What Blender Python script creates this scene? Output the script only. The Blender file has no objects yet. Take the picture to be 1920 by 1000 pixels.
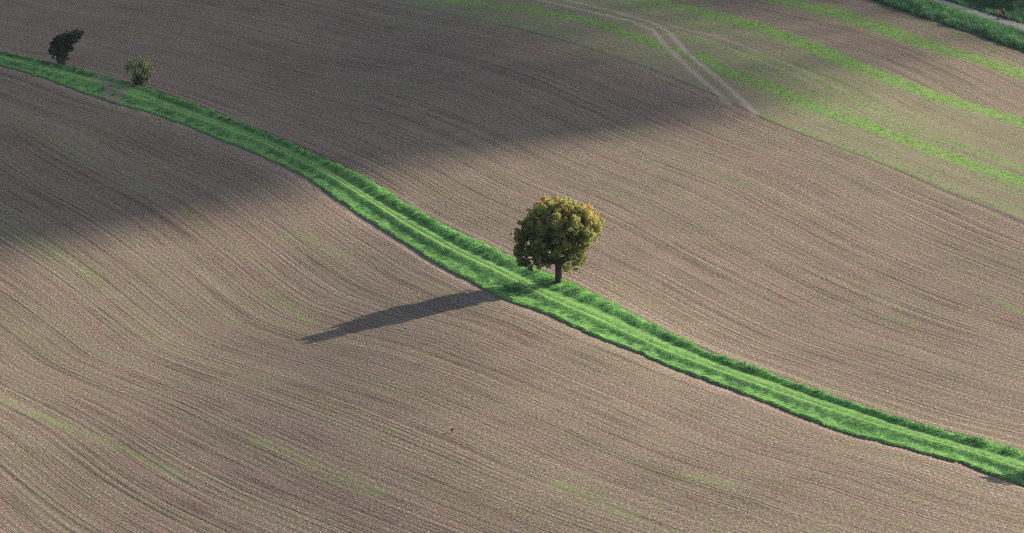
import bpy, math, random
import numpy as np
from mathutils import Vector, Matrix

random.seed(7)
RNG = np.random.default_rng(11)
SC = bpy.context.scene
COL = SC.collection
PI = math.pi

# ------------------------------------------------------------------ camera
CAM_H, PITCH, FPX = 89.0, math.radians(13.5), 6000.0     # metres, tilt, focal length in 1920-px units
cam_d = bpy.data.cameras.new('camera')
cam_d.sensor_width = 36.0
cam_d.lens = 36.0 * FPX / 1920.0
cam_d.clip_start, cam_d.clip_end = 1.0, 20000.0
cam = bpy.data.objects.new('camera', cam_d)
cam.location = (0, 0, CAM_H)
cam.rotation_euler = (PI / 2 - PITCH, 0, 0)
COL.objects.link(cam)
SC.camera = cam

# ------------------------------------------------------------------ sky and sun
SUN_EL = math.radians(27.0)          # height above the horizon
SUN_TH = math.radians(17.0)          # the sun stands to the right and this far behind
TO_SUN = np.array([math.cos(SUN_TH) * math.cos(SUN_EL), math.sin(SUN_TH) * math.cos(SUN_EL), math.sin(SUN_EL)])
world = bpy.data.worlds.new('World')
SC.world = world
world.use_nodes = True
wn = world.node_tree
sky = wn.nodes.new('ShaderNodeTexSky')
sky.sky_type = 'NISHITA'
sky.sun_disc = False
sky.sun_elevation = SUN_EL
sky.sun_rotation = PI / 2 - SUN_TH
sky.air_density, sky.dust_density, sky.ozone_density = 1.0, 2.0, 1.0
wn.links.new(sky.outputs[0], wn.nodes['Background'].inputs[0])
wn.nodes['Background'].inputs[1].default_value = 0.082
sun_d = bpy.data.lights.new('sun', 'SUN')
sun_d.energy = 4.2
sun_d.angle = math.radians(0.53)
sun_d.color = (1.0, 0.90, 0.76)
sun = bpy.data.objects.new('sun', sun_d)
sun.rotation_euler = Vector(TO_SUN).to_track_quat('Z', 'Y').to_euler()
sun.location = (200, 300, 200)
COL.objects.link(sun)
SC.view_settings.view_transform = 'Standard'
SC.view_settings.look = 'None'
SC.view_settings.gamma = 1.0
SC.view_settings.exposure = 1.03
SC.cycles.use_denoising = False
SC.cycles.filter_width = 1.1

# ------------------------------------------------------------------ terrain
def softplus(a, w):
    return w * np.logaddexp(0, np.asarray(a, float) / w)

def smooth(a, lo, hi):
    t = np.clip((np.asarray(a, float) - lo) / (hi - lo), 0, 1)
    return t * t * (3 - 2 * t)

def terrain(x, y):
    x = np.asarray(x, float); y = np.asarray(y, float)
    h = 0.045 * softplus(345 - y, 14)                                   # near field climbs towards the viewer
    h = h - 8.0 * np.tanh(0.32 * softplus(-(x + 7), 8) / 8.0) * (1 - 0.6 * smooth(y, 380, 470))   # and drops to the left
    h = h + 26 * np.tanh(0.055 * softplus(y - 440, 22) / 26) * (0.45 + 0.55 * smooth(x, -20, 80))  # far slope rises
    h = h + 0.45 * np.sin(x / 19 + y / 41 + 0.6) + 0.35 * np.sin(x / 11 - y / 27 + 2.0) * smooth(y, 200, 300)
    h = h + 60 * smooth(y, 900, 4000) * (0.6 + 0.4 * np.sin(x / 700))
    return h

def unproject(X, Y):
    """a direction of the photograph followed down to the terrain: world points"""
    X = np.atleast_1d(np.asarray(X, float)); Y = np.atleast_1d(np.asarray(Y, float))
    r = (X - 960) / FPX; u = (500 - Y) / FPX
    d = np.stack([r, math.cos(PITCH) + u * math.sin(PITCH), -math.sin(PITCH) + u * math.cos(PITCH)], 1)
    lo = np.full(len(X), 150.0); hi = np.full(len(X), 150.0)
    done = np.zeros(len(X), bool)
    for k in range(1200):
        p = d * (lo + 1.0)[:, None]
        under = CAM_H + p[:, 2] < terrain(p[:, 0], p[:, 1])
        done |= under
        lo = np.where(done, lo, lo + 1.0)
        if done.all(): break
    hi = lo + 1.0
    for k in range(30):
        m = 0.5 * (lo + hi); p = d * m[:, None]
        under = CAM_H + p[:, 2] < terrain(p[:, 0], p[:, 1])
        hi = np.where(under, m, hi); lo = np.where(under, lo, m)
    p = d * lo[:, None]
    return np.stack([p[:, 0], p[:, 1], terrain(p[:, 0], p[:, 1])], 1)

def at(X, Y):
    return unproject(X, Y)[0]

# ------------------------------------------------------------------ small helpers
def vnoise(u, v, seed=0):
    u = np.asarray(u, float); v = np.asarray(v, float)
    iu = np.floor(u).astype(np.int64); iv = np.floor(v).astype(np.int64)
    fu = u - iu; fv = v - iv
    fu = fu * fu * (3 - 2 * fu); fv = fv * fv * (3 - 2 * fv)
    def hsh(a, b):
        n = (a * 374761393 + b * 668265263 + seed * 974711) & 0x7fffffff
        n = ((n ^ (n >> 13)) * 1274126177) & 0x7fffffff
        n = (n ^ (n >> 16)) & 0xffff
        return n / 65535.0
    return (hsh(iu, iv) * (1 - fu) * (1 - fv) + hsh(iu + 1, iv) * fu * (1 - fv)
            + hsh(iu, iv + 1) * (1 - fu) * fv + hsh(iu + 1, iv + 1) * fu * fv)

def fbm(u, v, seed=0, n=3):
    s = 0; a = 1; t = 0
    for k in range(n):
        s = s + a * vnoise(u * 2 ** k, v * 2 ** k, seed + k); t += a; a *= 0.55
    return s / t

def np_mesh(name, verts, faces, attrs=None, mat=None, smooth_shade=False):
    """faces: one (n,k) array or a list of such arrays"""
    if not isinstance(faces, list): faces = [faces]
    me = bpy.data.meshes.new(name)
    verts = np.ascontiguousarray(verts, np.float32)
    me.vertices.add(len(verts)); me.vertices.foreach_set('co', verts.ravel())
    loops = np.concatenate([f.ravel() for f in faces]).astype(np.int32)
    sizes = np.concatenate([np.full(len(f), f.shape[1]) for f in faces]).astype(np.int32)
    starts = (np.cumsum(sizes) - sizes).astype(np.int32)
    me.loops.add(len(loops)); me.loops.foreach_set('vertex_index', loops)
    me.polygons.add(len(sizes)); me.polygons.foreach_set('loop_start', starts); me.polygons.foreach_set('loop_total', sizes)
    me.update(calc_edges=True); me.validate()
    if smooth_shade: me.polygons.foreach_set('use_smooth', np.ones(len(sizes), bool))
    for k, a in (attrs or {}).items():
        at_ = me.attributes.new(k, 'FLOAT', 'POINT')
        at_.data.foreach_set('value', np.ascontiguousarray(a, np.float32))
    if mat: me.materials.append(mat)
    return me

def link(name, me, parent=None, loc=None):
    o = bpy.data.objects.new(name, me)
    COL.objects.link(o)
    if parent is not None: o.parent = parent
    if loc is not None: o.location = loc
    return o

def tag(o, label=None, cat=None, group=None, kind=None):
    if label: o['label'] = label
    if cat: o['category'] = cat
    if group: o['group'] = group
    if kind: o['kind'] = kind
    return o

def empty(name, loc, rz=0.0):
    o = bpy.data.objects.new(name, None)
    o.empty_display_size = 0.3
    o.location = loc; o.rotation_euler = (0, 0, rz)
    COL.objects.link(o)
    return o

# ------------------------------------------------------------------ materials
class Nodes:
    def __init__(self, name):
        self.m = bpy.data.materials.new(name); self.m.use_nodes = True
        self.t = self.m.node_tree; self.t.nodes.clear()
        self.out = self.t.nodes.new('ShaderNodeOutputMaterial')
    def n(self, kind, **kw):
        nd = self.t.nodes.new(kind)
        for k, v in kw.items(): setattr(nd, k, v)
        return nd
    def l(self, a, b): self.t.links.new(a, b)
    def put(self, sock, v):
        if hasattr(v, 'links') or isinstance(v, bpy.types.NodeSocket): self.l(v, sock)
        else: sock.default_value = v
    def attr(self, name):
        return self.n('ShaderNodeAttribute', attribute_name=name).outputs['Fac']
    def math(self, op, a, b=0.0, c=None, clamp=False):
        nd = self.n('ShaderNodeMath', operation=op, use_clamp=clamp)
        self.put(nd.inputs[0], a); self.put(nd.inputs[1], b)
        if c is not None: self.put(nd.inputs[2], c)
        return nd.outputs[0]
    def vec(self, x, y, z):
        nd = self.n('ShaderNodeCombineXYZ')
        self.put(nd.inputs[0], x); self.put(nd.inputs[1], y); self.put(nd.inputs[2], z)
        return nd.outputs[0]
    def noise(self, v, scale=1.0, detail=2.0, rough=0.5):
        nd = self.n('ShaderNodeTexNoise')
        self.put(nd.inputs['Vector'], v)
        nd.inputs['Scale'].default_value = scale; nd.inputs['Detail'].default_value = detail
        nd.inputs['Roughness'].default_value = rough
        return nd.outputs['Fac']
    def ramp(self, f, lo, hi, a=0.0, b=1.0):
        nd = self.n('ShaderNodeMapRange', interpolation_type='SMOOTHSTEP')
        self.put(nd.inputs[0], f); self.put(nd.inputs[1], lo); self.put(nd.inputs[2], hi)
        self.put(nd.inputs[3], a); self.put(nd.inputs[4], b)
        return nd.outputs[0]
    def mix(self, f, a, b, mode='MIX'):
        nd = self.n('ShaderNodeMix', data_type='RGBA', blend_type=mode)
        self.put(nd.inputs[0], f)
        self.put(nd.inputs[6], a if not isinstance(a, tuple) else (*a, 1)); self.put(nd.inputs[7], b if not isinstance(b, tuple) else (*b, 1))
        return nd.outputs[2]
    def pos(self):
        return self.n('ShaderNodeNewGeometry').outputs['Position']
    def bsdf(self, col, rough=0.9, spec=0.2, normal=None):
        b = self.n('ShaderNodeBsdfPrincipled')
        self.put(b.inputs['Base Color'], col if not isinstance(col, tuple) else (*col, 1))
        self.put(b.inputs['Roughness'], rough); b.inputs['Specular IOR Level'].default_value = spec
        if normal is not None: self.l(normal, b.inputs['Normal'])
        return b
    def done(self, shader):
        self.l(shader, self.out.inputs[0]); return self.m

def mat_ground():
    N = Nodes('soil')
    s = N.attr('row'); green = N.attr('green'); pale = N.attr('pale'); stub = N.attr('stubble')
    p = N.pos()
    sp = N.n('ShaderNodeSeparateXYZ'); N.l(p, sp.inputs[0])
    x, y = sp.outputs[0], sp.outputs[1]
    def rows(freq, along, det=2.0, rough=0.55, off=0.0):
        return N.noise(N.vec(N.math('MULTIPLY', s, freq), N.math('MULTIPLY_ADD', x, along, off), N.math('MULTIPLY', y, along)), 1.0, det, rough)
    fine = rows(2.7, 0.016, 1.0, 0.6)
    mid = rows(0.60, 0.016, 2.0, 0.5, 31.0)
    broad = rows(0.14, 0.008, 2.0, 0.5, 77.0)
    lines = rows(0.9, 0.006, 1.0, 0.5, 113.0)
    def thin(nz, k): return N.math('SUBTRACT', 1.0, N.math('MULTIPLY', N.math('ABSOLUTE', N.math('SUBTRACT', nz, 0.5)), k), clamp=True)
    lines2 = rows(1.7, 0.008, 1.0, 0.5, 211.0)
    brk = N.ramp(N.noise(p, 0.10, 2.0, 0.5), 0.35, 0.60, 0.35, 1.0)
    brk2 = N.ramp(N.noise(p, 0.12, 2.0, 0.5), 0.38, 0.62, 0.2, 0.9)
    line = N.math('ADD', N.math('MULTIPLY', thin(lines, 24.0), brk), N.math('MULTIPLY', N.math('MULTIPLY', thin(lines2, 17.0), brk2), 0.8), clamp=True)
    tone = N.math('ADD', N.math('MULTIPLY', rows(0.45, 0.02, 2.0, 0.6, 311.0), 0.5), N.math('MULTIPLY', N.noise(N.vec(N.math('MULTIPLY', s, 0.9), N.math('MULTIPLY', x, 0.45), N.math('MULTIPLY', y, 0.2)), 1.0, 2.0, 0.6), 0.5))
    drill = N.math('SINE', N.math('ADD', N.math('MULTIPLY', s, 6.283 / 0.92), N.math('MULTIPLY', mid, 5.0)))
    pg = N.vec(x, N.math('MULTIPLY', y, 0.45), 0.0)
    grain = N.noise(pg, 3.6, 3.0, 0.75)
    grain2 = N.noise(pg, 6.0, 1.0, 0.5)
    patch = N.noise(p, 0.045, 3.0, 0.55)
    # value: rows + grain
    v = N.math('MULTIPLY_ADD', N.math('SUBTRACT', fine, 0.5), 0.40, 0.55)
    v = N.math('ADD', v, N.math('MULTIPLY', N.math('SUBTRACT', mid, 0.5), 0.10))
    v = N.math('ADD', v, N.math('MULTIPLY', N.math('SUBTRACT', broad, 0.5), 0.12))
    v = N.math('ADD', v, N.math('MULTIPLY', N.math('SUBTRACT', patch, 0.5), 0.15))
    v = N.math('ADD', v, N.math('MULTIPLY', N.math('SUBTRACT', grain, 0.5), 1.75))
    v = N.math('SUBTRACT', v, N.math('MULTIPLY', line, 0.32))
    v = N.math('ADD', v, N.math('MULTIPLY', drill, N.ramp(N.noise(p, 0.07, 2.0, 0.5), 0.35, 0.65, 0.05, 0.08)))
    v = N.math('ADD', v, N.math('MULTIPLY', pale, 0.42), clamp=True)
    rmp = N.n('ShaderNodeValToRGB')
    N.l(v, rmp.inputs[0])
    e = rmp.color_ramp.elements
    e[0].position = 0.0; e[0].color = (0.060, 0.043, 0.034, 1)
    e[1].position = 1.0; e[1].color = (0.410, 0.345, 0.255, 1)
    a = e.new(0.35); a.color = (0.130, 0.100, 0.078, 1)
    b = e.new(0.65); b.color = (0.212, 0.164, 0.125, 1)
    c = rmp.outputs[0]
    # reddish and greyish flecks of straw and soil
    hue = N.noise(pg, 5.0, 1.0, 0.5)
    c = N.mix(N.ramp(hue, 0.55, 0.72, 0.0, 0.22), c, (0.30, 0.17, 0.13))
    c = N.mix(N.ramp(grain2, 0.64, 0.76, 0.0, 0.75), c, (0.52, 0.44, 0.34))
    c = N.mix(N.ramp(tone, 0.48, 0.62, 0.0, 0.60), c, N.mix(1.0, c, (0.90, 1.06, 0.76), 'MULTIPLY'))
    c = N.mix(N.ramp(tone, 0.52, 0.38, 0.0, 0.45), c, N.mix(1.0, c, (1.08, 0.90, 0.90), 'MULTIPLY'))
    # stubble field: greyer, with a thin green flush
    c = N.mix(N.math('MULTIPLY', stub, 0.35), c, (0.225, 0.205, 0.135))
    # weeds in the rows
    gm = N.math('MULTIPLY_ADD', N.math('SUBTRACT', N.noise(pg, 2.6, 2.0, 0.7), 0.5), 0.9, green)
    gm = N.ramp(gm, 0.08, 1.15, 0.0, 0.88)
    gcol = N.mix(grain, (0.095, 0.165, 0.045), (0.250, 0.440, 0.100))
    c = N.mix(gm, c, gcol)
    c = N.mix(N.math('MULTIPLY', N.ramp(pale, 0.25, 0.8), 0.75), c, (0.315, 0.255, 0.210))
    hgt = N.math('ADD', N.math('MULTIPLY', fine, 0.06), N.math('MULTIPLY', grain, 0.14))
    hgt = N.math('SUBTRACT', hgt, N.math('MULTIPLY', line, 0.06))
    hgt = N.math('ADD', hgt, N.math('MULTIPLY', mid, 0.05))
    bp = N.n('ShaderNodeBump'); bp.inputs['Strength'].default_value = 0.5; bp.inputs['Distance'].default_value = 1.0
    N.l(hgt, bp.inputs['Height'])
    return N.done(N.bsdf(c, 0.95, 0.1, bp.outputs[0]).outputs[0])

def mat_turf(name, dark, light, bare=(0.30, 0.235, 0.18)):
    N = Nodes(name)
    p = N.pos()
    n = N.noise(p, 1.7, 3.0, 0.65); n2 = N.noise(p, 0.25, 2.0, 0.5)
    c = N.mix(N.ramp(N.math('ADD', N.math('MULTIPLY', n, 0.7), N.math('MULTIPLY', n2, 0.3)), 0.32, 0.68), dark, light)
    c = N.mix(N.math('MULTIPLY', N.attr('yellow_tone'), N.ramp(n, 0.3, 0.6, 0.5, 1.0)), c, (0.235, 0.270, 0.080))
    c = N.mix(N.ramp(N.noise(p, 0.35, 3.0, 0.6), 0.54, 0.72, 0.0, 0.45), c, (0.215, 0.235, 0.095))
    c = N.mix(N.attr('bare'), c, N.mix(n, (0.13, 0.10, 0.085), bare))
    bp = N.n('ShaderNodeBump'); bp.inputs['Strength'].default_value = 0.6; bp.inputs['Distance'].default_value = 0.25
    N.l(n, bp.inputs['Height'])
    return N.done(N.bsdf(c, 0.9, 0.1, bp.outputs[0]).outputs[0])

def mat_leaf(name, stops, trans=0.3, rough=0.6):
    """leaf colour picked by the per-leaf 'tint' value"""
    N = Nodes(name)
    rmp = N.n('ShaderNodeValToRGB')
    N.l(N.attr('tint'), rmp.inputs[0])
    e = rmp.color_ramp.elements
    e[0].position = stops[0][0]; e[0].color = (*stops[0][1], 1)
    e[1].position = stops[-1][0]; e[1].color = (*stops[-1][1], 1)
    for pz, cz in stops[1:-1]:
        k = e.new(pz); k.color = (*cz, 1)
    b = N.bsdf(rmp.outputs[0], rough, 0.15)
    t = N.n('ShaderNodeBsdfTranslucent'); N.l(rmp.outputs[0], t.inputs[0])
    mx = N.n('ShaderNodeMixShader'); mx.inputs[0].default_value = trans
    N.l(b.outputs[0], mx.inputs[1]); N.l(t.outputs[0], mx.inputs[2])
    return N.done(mx.outputs[0])

def mat_noise(name, a, b, scale, rough=0.9, bump=0.0, stretch=(1, 1, 1)):
    N = Nodes(name)
    tc = N.n('ShaderNodeTexCoord'); mp = N.n('ShaderNodeMapping'); mp.inputs['Scale'].default_value = stretch
    N.l(tc.outputs['Object'], mp.inputs[0])
    n = N.noise(mp.outputs[0], scale, 4.0, 0.65)
    nrm = None
    if bump:
        bp = N.n('ShaderNodeBump'); bp.inputs['Strength'].default_value = 0.8; bp.inputs['Distance'].default_value = bump
        N.l(n, bp.inputs['Height']); nrm = bp.outputs[0]
    return N.done(N.bsdf(N.mix(N.ramp(n, 0.3, 0.7), a, b), rough, 0.2, nrm).outputs[0])

M_SOIL = mat_ground()
M_TURF = mat_turf('turf', (0.070, 0.165, 0.058), (0.200, 0.410, 0.095))
M_TURF2 = mat_turf('verge_turf', (0.030, 0.080, 0.035), (0.080, 0.175, 0.060))
M_GRASS = mat_leaf('grass_blades', [(0.0, (0.035, 0.105, 0.050)), (0.40, (0.135, 0.305, 0.108)), (0.75, (0.265, 0.530, 0.155)), (1.0, (0.430, 0.580, 0.190))], 0.48)
M_GRASS2 = mat_leaf('verge_blades', [(0.0, (0.045, 0.120, 0.070)), (0.5, (0.150, 0.330, 0.140)), (0.85, (0.270, 0.480, 0.170)), (1.0, (0.420, 0.450, 0.220))], 0.45)
M_WEED = mat_leaf('weed_leaves', [(0.0, (0.090, 0.135, 0.042)), (0.6, (0.175, 0.310, 0.085)), (1.0, (0.340, 0.470, 0.140))], 0.42)
M_STRAW = mat_leaf('straw', [(0.0, (0.150, 0.105, 0.080)), (0.5, (0.330, 0.265, 0.190)), (0.85, (0.480, 0.410, 0.310)), (1.0, (0.30, 0.150, 0.110))], 0.1, 0.8)
M_CLOD = mat_noise('clod_soil', (0.090, 0.068, 0.056), (0.24, 0.18, 0.145), 3.0)
M_GRAVEL = mat_noise('gravel', (0.21, 0.188, 0.172), (0.34, 0.305, 0.275), 1.3, 0.9, 0.03)
M_BARK = mat_noise('bark', (0.022, 0.018, 0.015), (0.075, 0.062, 0.052), 5.0, 0.95, 0.05, (1, 1, 0.25))

# ------------------------------------------------------------------ lines followed by eye in the photograph and laid on the land
def pl(*pts): return np.array(pts, float)
LINE_A = pl((-400, 10), (0, 97), (50, 107), (105, 120), (140, 125), (185, 140), (240, 152), (275, 162), (312, 175), (375, 197), (437, 222), (480, 240),
            (512, 252), (580, 282), (655, 315), (705, 342), (780, 392), (855, 430), (960, 480), (1000, 501), (1055, 520), (1085, 535), (1147, 565), (1197, 592),
            (1260, 625), (1335, 660), (1440, 698), (1515, 725), (1577, 747), (1665, 777), (1740, 800), (1815, 817), (1920, 847), (2300, 950))
LINE_B = pl((-400, 20), (0, 103), (62, 117), (105, 128), (140, 139), (175, 147), (240, 161), (275, 175), (325, 197), (375, 215), (480, 252), (555, 285), (630, 327),
            (705, 375), (780, 415), (855, 460), (930, 496), (960, 510), (1022, 540), (1060, 559), (1135, 587), (1210, 625), (1285, 657), (1360, 687), (1440, 713),
            (1540, 750), (1640, 782), (1715, 807), (1815, 837), (1920, 867), (2300, 970))
LINE_C = pl((-400, 30), (0, 108), (100, 136), (175, 151), (232, 177), (325, 207), (375, 225), (480, 262), (542, 292), (617, 330), (692, 377), (767, 427), (855, 475),
            (905, 498), (960, 525), (1010, 554), (1085, 586), (1160, 620), (1235, 655), (1310, 685), (1440, 733), (1502, 754), (1565, 775), (1640, 800), (1715, 822),
            (1815, 850), (1920, 886), (2300, 990))
LINE_D = pl((-400, 45), (0, 122), (62, 140), (125, 162), (185, 185), (225, 197), (300, 217), (390, 252), (480, 289), (530, 310), (580, 336), (642, 380), (705, 422),
            (755, 452), (825, 497), (892, 532), (950, 562), (1035, 592), (1110, 630), (1185, 657), (1260, 690), (1335, 717), (1410, 744), (1515, 786), (1590, 814),
            (1665, 832), (1740, 852), (1815, 872), (1865, 893), (1920, 910), (2300, 1015))
LINE_E = pl((-500, -190), (0, -120), (400, -60), (600, -25), (715, 0), (805, 20), (880, 35), (960, 51), (1060, 77), (1185, 117), (1285, 157), (1360, 187), (1422, 220),
            (1497, 250), (1615, 292), (1690, 322), (1765, 357), (1840, 385), (1920, 420), (2400, 600))
LINE_N = pl((-600, 180), (-200, 440), (0, 565), (140, 673), (350, 755), (600, 870), (960, 1010), (1300, 1130), (1920, 1330), (2500, 1500))
LINE_G0 = pl((1400, -75), (1635, 0), (1715, 27), (1790, 52), (1865, 77), (1920, 97), (2300, 240))
LINE_G1 = pl((1400, -92), (1741, 0), (1821, 29), (1872, 44), (1920, 60), (2300, 185))
LINE_G2 = pl((1400, -108), (1768, 0), (1821, 18), (1872, 33), (1920, 47), (2300, 170))
STRIPES = [  # weedy bands: polyline, half width in px, strength
    (pl((780, -8), (830, 2), (960, 15), (1035, 27), (1110, 42), (1185, 67), (1235, 87), (1310, 105), (1360, 135), (1440, 160), (1540, 207), (1615, 232), (1657, 250), (1740, 280), (1840, 317), (1920, 342), (2200, 450)), 2.1, 1.2),
    (pl((1150, -14), (1222, 2), (1310, 22), (1440, 57), (1540, 97), (1615, 130), (1690, 160), (1765, 185), (1840, 207), (1920, 232), (2200, 330)), 2.6, 1.15),
    (pl((1380, -22), (1465, 2), (1565, 25), (1665, 57), (1740, 85), (1840, 115), (1920, 140), (2200, 235)), 3.2, 0.98),
    (pl((1560, 200), (1700, 232), (1820, 262), (1920, 300)), 1.0, 0.35),
    (pl((1860, 562), (1890, 573), (1920, 586), (1990, 610)), 0.5, 0.8),
    (pl((1650, 590), (1690, 600), (1720, 613)), 0.6, 0.55),
    (pl((230, 556), (280, 580), (340, 618), (400, 645), (440, 662)), 1.0, 0.20),
    (pl((0, 563), (60, 620), (140, 673), (240, 717), (350, 748)), 0.8, 0.20),
    (pl((0, 752), (60, 775), (150, 808), (250, 850), (340, 895)), 1.2, 0.42),
    (pl((480, 825), (560, 858), (650, 895), (720, 925)), 1.2, 0.40),
    (pl((1040, 905), (1100, 930), (1190, 968)), 1.2, 0.42),
    (pl((1280, 890), (1340, 902), (1380, 910)), 1.2, 0.42),
    (pl((515, 452), (560, 440), (600, 462), (650, 480)), 1.8, 0.36),
    (pl((500, 545), (540, 575), (590, 605)), 1.6, 0.40),
    (pl((270, 322), (340, 309), (385, 302)), 1.4, 0.40),
    (pl((1230, 300), (1290, 315), (1400, 350)), 1.8, 0.35),
]
TRACKS = [
    (pl((1010, 0), (1085, 17), (1185, 40), (1225, 57), (1250, 87), (1285, 120), (1322, 155), (1372, 196)), 0.55, 1.02),
    (pl((1060, 0), (1160, 24), (1222, 42), (1255, 60), (1285, 95), (1335, 137), (1385, 182), (1422, 217)), 0.55, 1.02),
    (pl((1230, 45), (1335, 65), (1440, 105), (1515, 137), (1615, 184)), 0.58, 0.64),
    (pl((1272, 60), (1360, 87), (1440, 120), (1490, 141), (1565, 176)), 0.48, 0.54),
]

def dense(line, step=4.0, sig=4, x0=None, x1=None):
    X = np.arange(line[0, 0] if x0 is None else x0, (line[-1, 0] if x1 is None else x1) + 0.1, step)
    Y = np.interp(X, line[:, 0], line[:, 1])
    if sig and len(X) > 8 * sig:
        k = np.exp(-0.5 * (np.arange(-3 * sig, 3 * sig + 1) / sig) ** 2); k /= k.sum()
        Yp = np.concatenate([2 * Y[0] - Y[3 * sig:0:-1], Y, 2 * Y[-1] - Y[-2:-3 * sig - 2:-1]])
        Y = np.convolve(Yp, k, 'valid')
    return X, Y

def world_line(line, spacing=2.5, sig=4):
    X, Y = dense(line, 4.0, sig)
    W = unproject(X, Y)[:, :2]
    keep = [0]
    for i in range(1, len(W)):
        if np.hypot(*(W[i] - W[keep[-1]])) >= spacing or i == len(W) - 1: keep.append(i)
    return W[keep]

def sdist(P, L):
    """signed distance of points P (n,2) to polyline L; positive on its left side going along it"""
    best = np.full(len(P), 1e18); sgn = np.ones(len(P))
    for a, b in zip(L[:-1], L[1:]):
        d = b - a; q = P - a
        t = np.clip((q @ d) / (d @ d), 0, 1)
        r = q - t[:, None] * d
        d2 = (r * r).sum(1)
        m = d2 < best
        cr = d[0] * q[:, 1] - d[1] * q[:, 0]
        sgn = np.where(m, np.sign(cr), sgn); best = np.where(m, d2, best)
    return np.sqrt(best) * np.where(sgn == 0, 1, sgn)

WA, WD, WE, WN = (world_line(l) for l in (LINE_A, LINE_D, LINE_E, LINE_N))
WG0 = world_line(LINE_G0)

def land_fields(P):
    """row coordinate, weed cover, pale bare soil, stubble for ground points"""
    dA = sdist(P, WA); dD = sdist(P, WD); dE = sdist(P, WE); dN = sdist(P, WN); dG = sdist(P, WG0)
    near = dD < 0
    aA, aE, aD, aN = np.abs(dA), np.abs(dE), np.abs(dD), np.abs(dN)
    far_row = np.where(dE > 0, 70.0 + aE, 70.0 * aA / np.maximum(aA + aE, 1e-3))
    near_row = np.where(dN < 0, 60.0 + aN, 60.0 * aD / np.maximum(aD + aN, 1e-3))
    row = np.where(near, -near_row - 20, far_row)
    wob = 0.12 * (fbm(P[:, 0] / 5, P[:, 1] / 9, 3) - 0.5) + 1.0 * (fbm(P[:, 0] / 45, P[:, 1] / 70, 5) - 0.5)
    row = row + wob
    stub = smooth(dE, -0.3, 0.5) * (1 - smooth(dG, -0.5, 0.5)) * (1 - 0.8 * smooth(sdist(P, world_line(STRIPES[1][0], 3.0, 0)), 0.5, 3.5))
    bands = fbm(row / 3.2, (P[:, 0] * 0.4 + P[:, 1]) / 45, 21)
    bands2 = fbm(row / 8.0, (P[:, 0] * 0.4 + P[:, 1]) / 60, 22)
    green = 0.34 * smooth(bands, 0.42, 0.75) * (0.25 + 0.75 * smooth(bands2, 0.34, 0.66))
    green = green * np.where(near, 1.0, 0.7) + stub * (0.17 + 0.28 * smooth(vnoise(row / 1.1, P[:, 1] / 60, 88), 0.35, 0.8) + 0.12 * smooth(fbm(row / 2.5, P[:, 1] / 40, 24), 0.30, 0.70))
    pale = np.zeros(len(P))
    for ln, w, st in STRIPES:
        d = np.abs(sdist(P, world_line(ln, 2.0, 0)))
        br = fbm(P[:, 0] / 2.2, P[:, 1] / 5.5, int(ln[0, 0]) + 5)
        green = np.maximum(green, st * np.exp(-(d / w) ** 2) * (0.55 + 0.4 * br + 0.45 * vnoise(row / 0.6, P[:, 1] / 40, 77)))
    for ln, w, st in TRACKS:
        d = np.abs(sdist(P, world_line(ln, 1.2, 0)))
        g = np.exp(-(d / w) ** 2)
        fade = 1.0 if st > 1.0 else 1 - 0.8 * smooth(P[:, 0], 42, 56)
        pale = np.maximum(pale, st * g * fade * (0.50 + 0.75 * fbm(P[:, 0] / 1.5, P[:, 1] / 4, 131))); green = green * (1 - 0.85 * st * g)
    edge = 0.55 * np.exp(-np.maximum(-dD, 0) / 1.8) * near * (0.5 + fbm(P[:, 0] / 3, P[:, 1] / 5, 41)) + 0.30 * np.exp(-np.maximum(dA - 0.8, 0) / 1.6) * (~near)
    pale = np.maximum(pale, edge)
    green = green * (1 - 0.7 * np.exp(-np.maximum(-dD, 0) / 2.0) * near)
    # small relief: the furrow cut along the grass, the step at the stubble, sunk wheel marks; the strip under the turf lies lower
    dz = -0.13 * np.exp(-((dD + 0.30) / 0.40) ** 2) - 0.10 * np.exp(-((dE + 0.25) / 0.5) ** 2) + 0.06 * smooth(dE, 0, 0.6) - 0.05 * pale * (~near)
    under = (dD > 0.15) & (dA < -0.35)
    dz = dz - 0.9 * smooth(dD, 0.15, 1.1) * smooth(-dA, 0.3, 1.1)
    return row, np.clip(green, 0, 1), np.clip(pale, 0, 1), stub, dz, dD, dA, dE, dG

# ------------------------------------------------------------------ ground: one sheet, fine where the photograph looks, out to the horizon
def axis(lo, hi, step, far_lo, far_hi):
    core = np.arange(lo, hi + step * 0.5, step)
    up = [hi]; s = step
    while up[-1] < far_hi: s *= 1.35; up.append(up[-1] + s)
    dn = [lo]; s = step
    while dn[-1] > far_lo: s *= 1.35; dn.append(dn[-1] - s)
    return np.concatenate([np.array(dn[1:])[::-1], core, np.array(up[1:])])
gx = axis(-96, 100, 0.40, -6000, 6000)
gy = axis(246, 590, 0.45, -1500, 9000)
GX, GY = np.meshgrid(gx, gy)
P = np.stack([GX.ravel(), GY.ravel()], 1)
core = (P[:, 0] > -130) & (P[:, 0] < 140) & (P[:, 1] > 215) & (P[:, 1] < 640)
z = terrain(P[:, 0], P[:, 1])
vals = [np.zeros(len(P)) for _ in range(4)]
rw, gr, pa, st, dz, dD, dA, dE, dG = land_fields(P[core])
for v_, a_ in zip(vals, (rw, gr, pa, st)): v_[core] = a_
z[core] += dz
vals[0][~core] = P[~core, 0] * 0.6 + P[~core, 1] * 0.8
nx, ny = len(gx), len(gy)
ii = np.arange(nx * ny).reshape(ny, nx)
quads = np.stack([ii[:-1, :-1].ravel(), ii[:-1, 1:].ravel(), ii[1:, 1:].ravel(), ii[1:, :-1].ravel()], 1)
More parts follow.
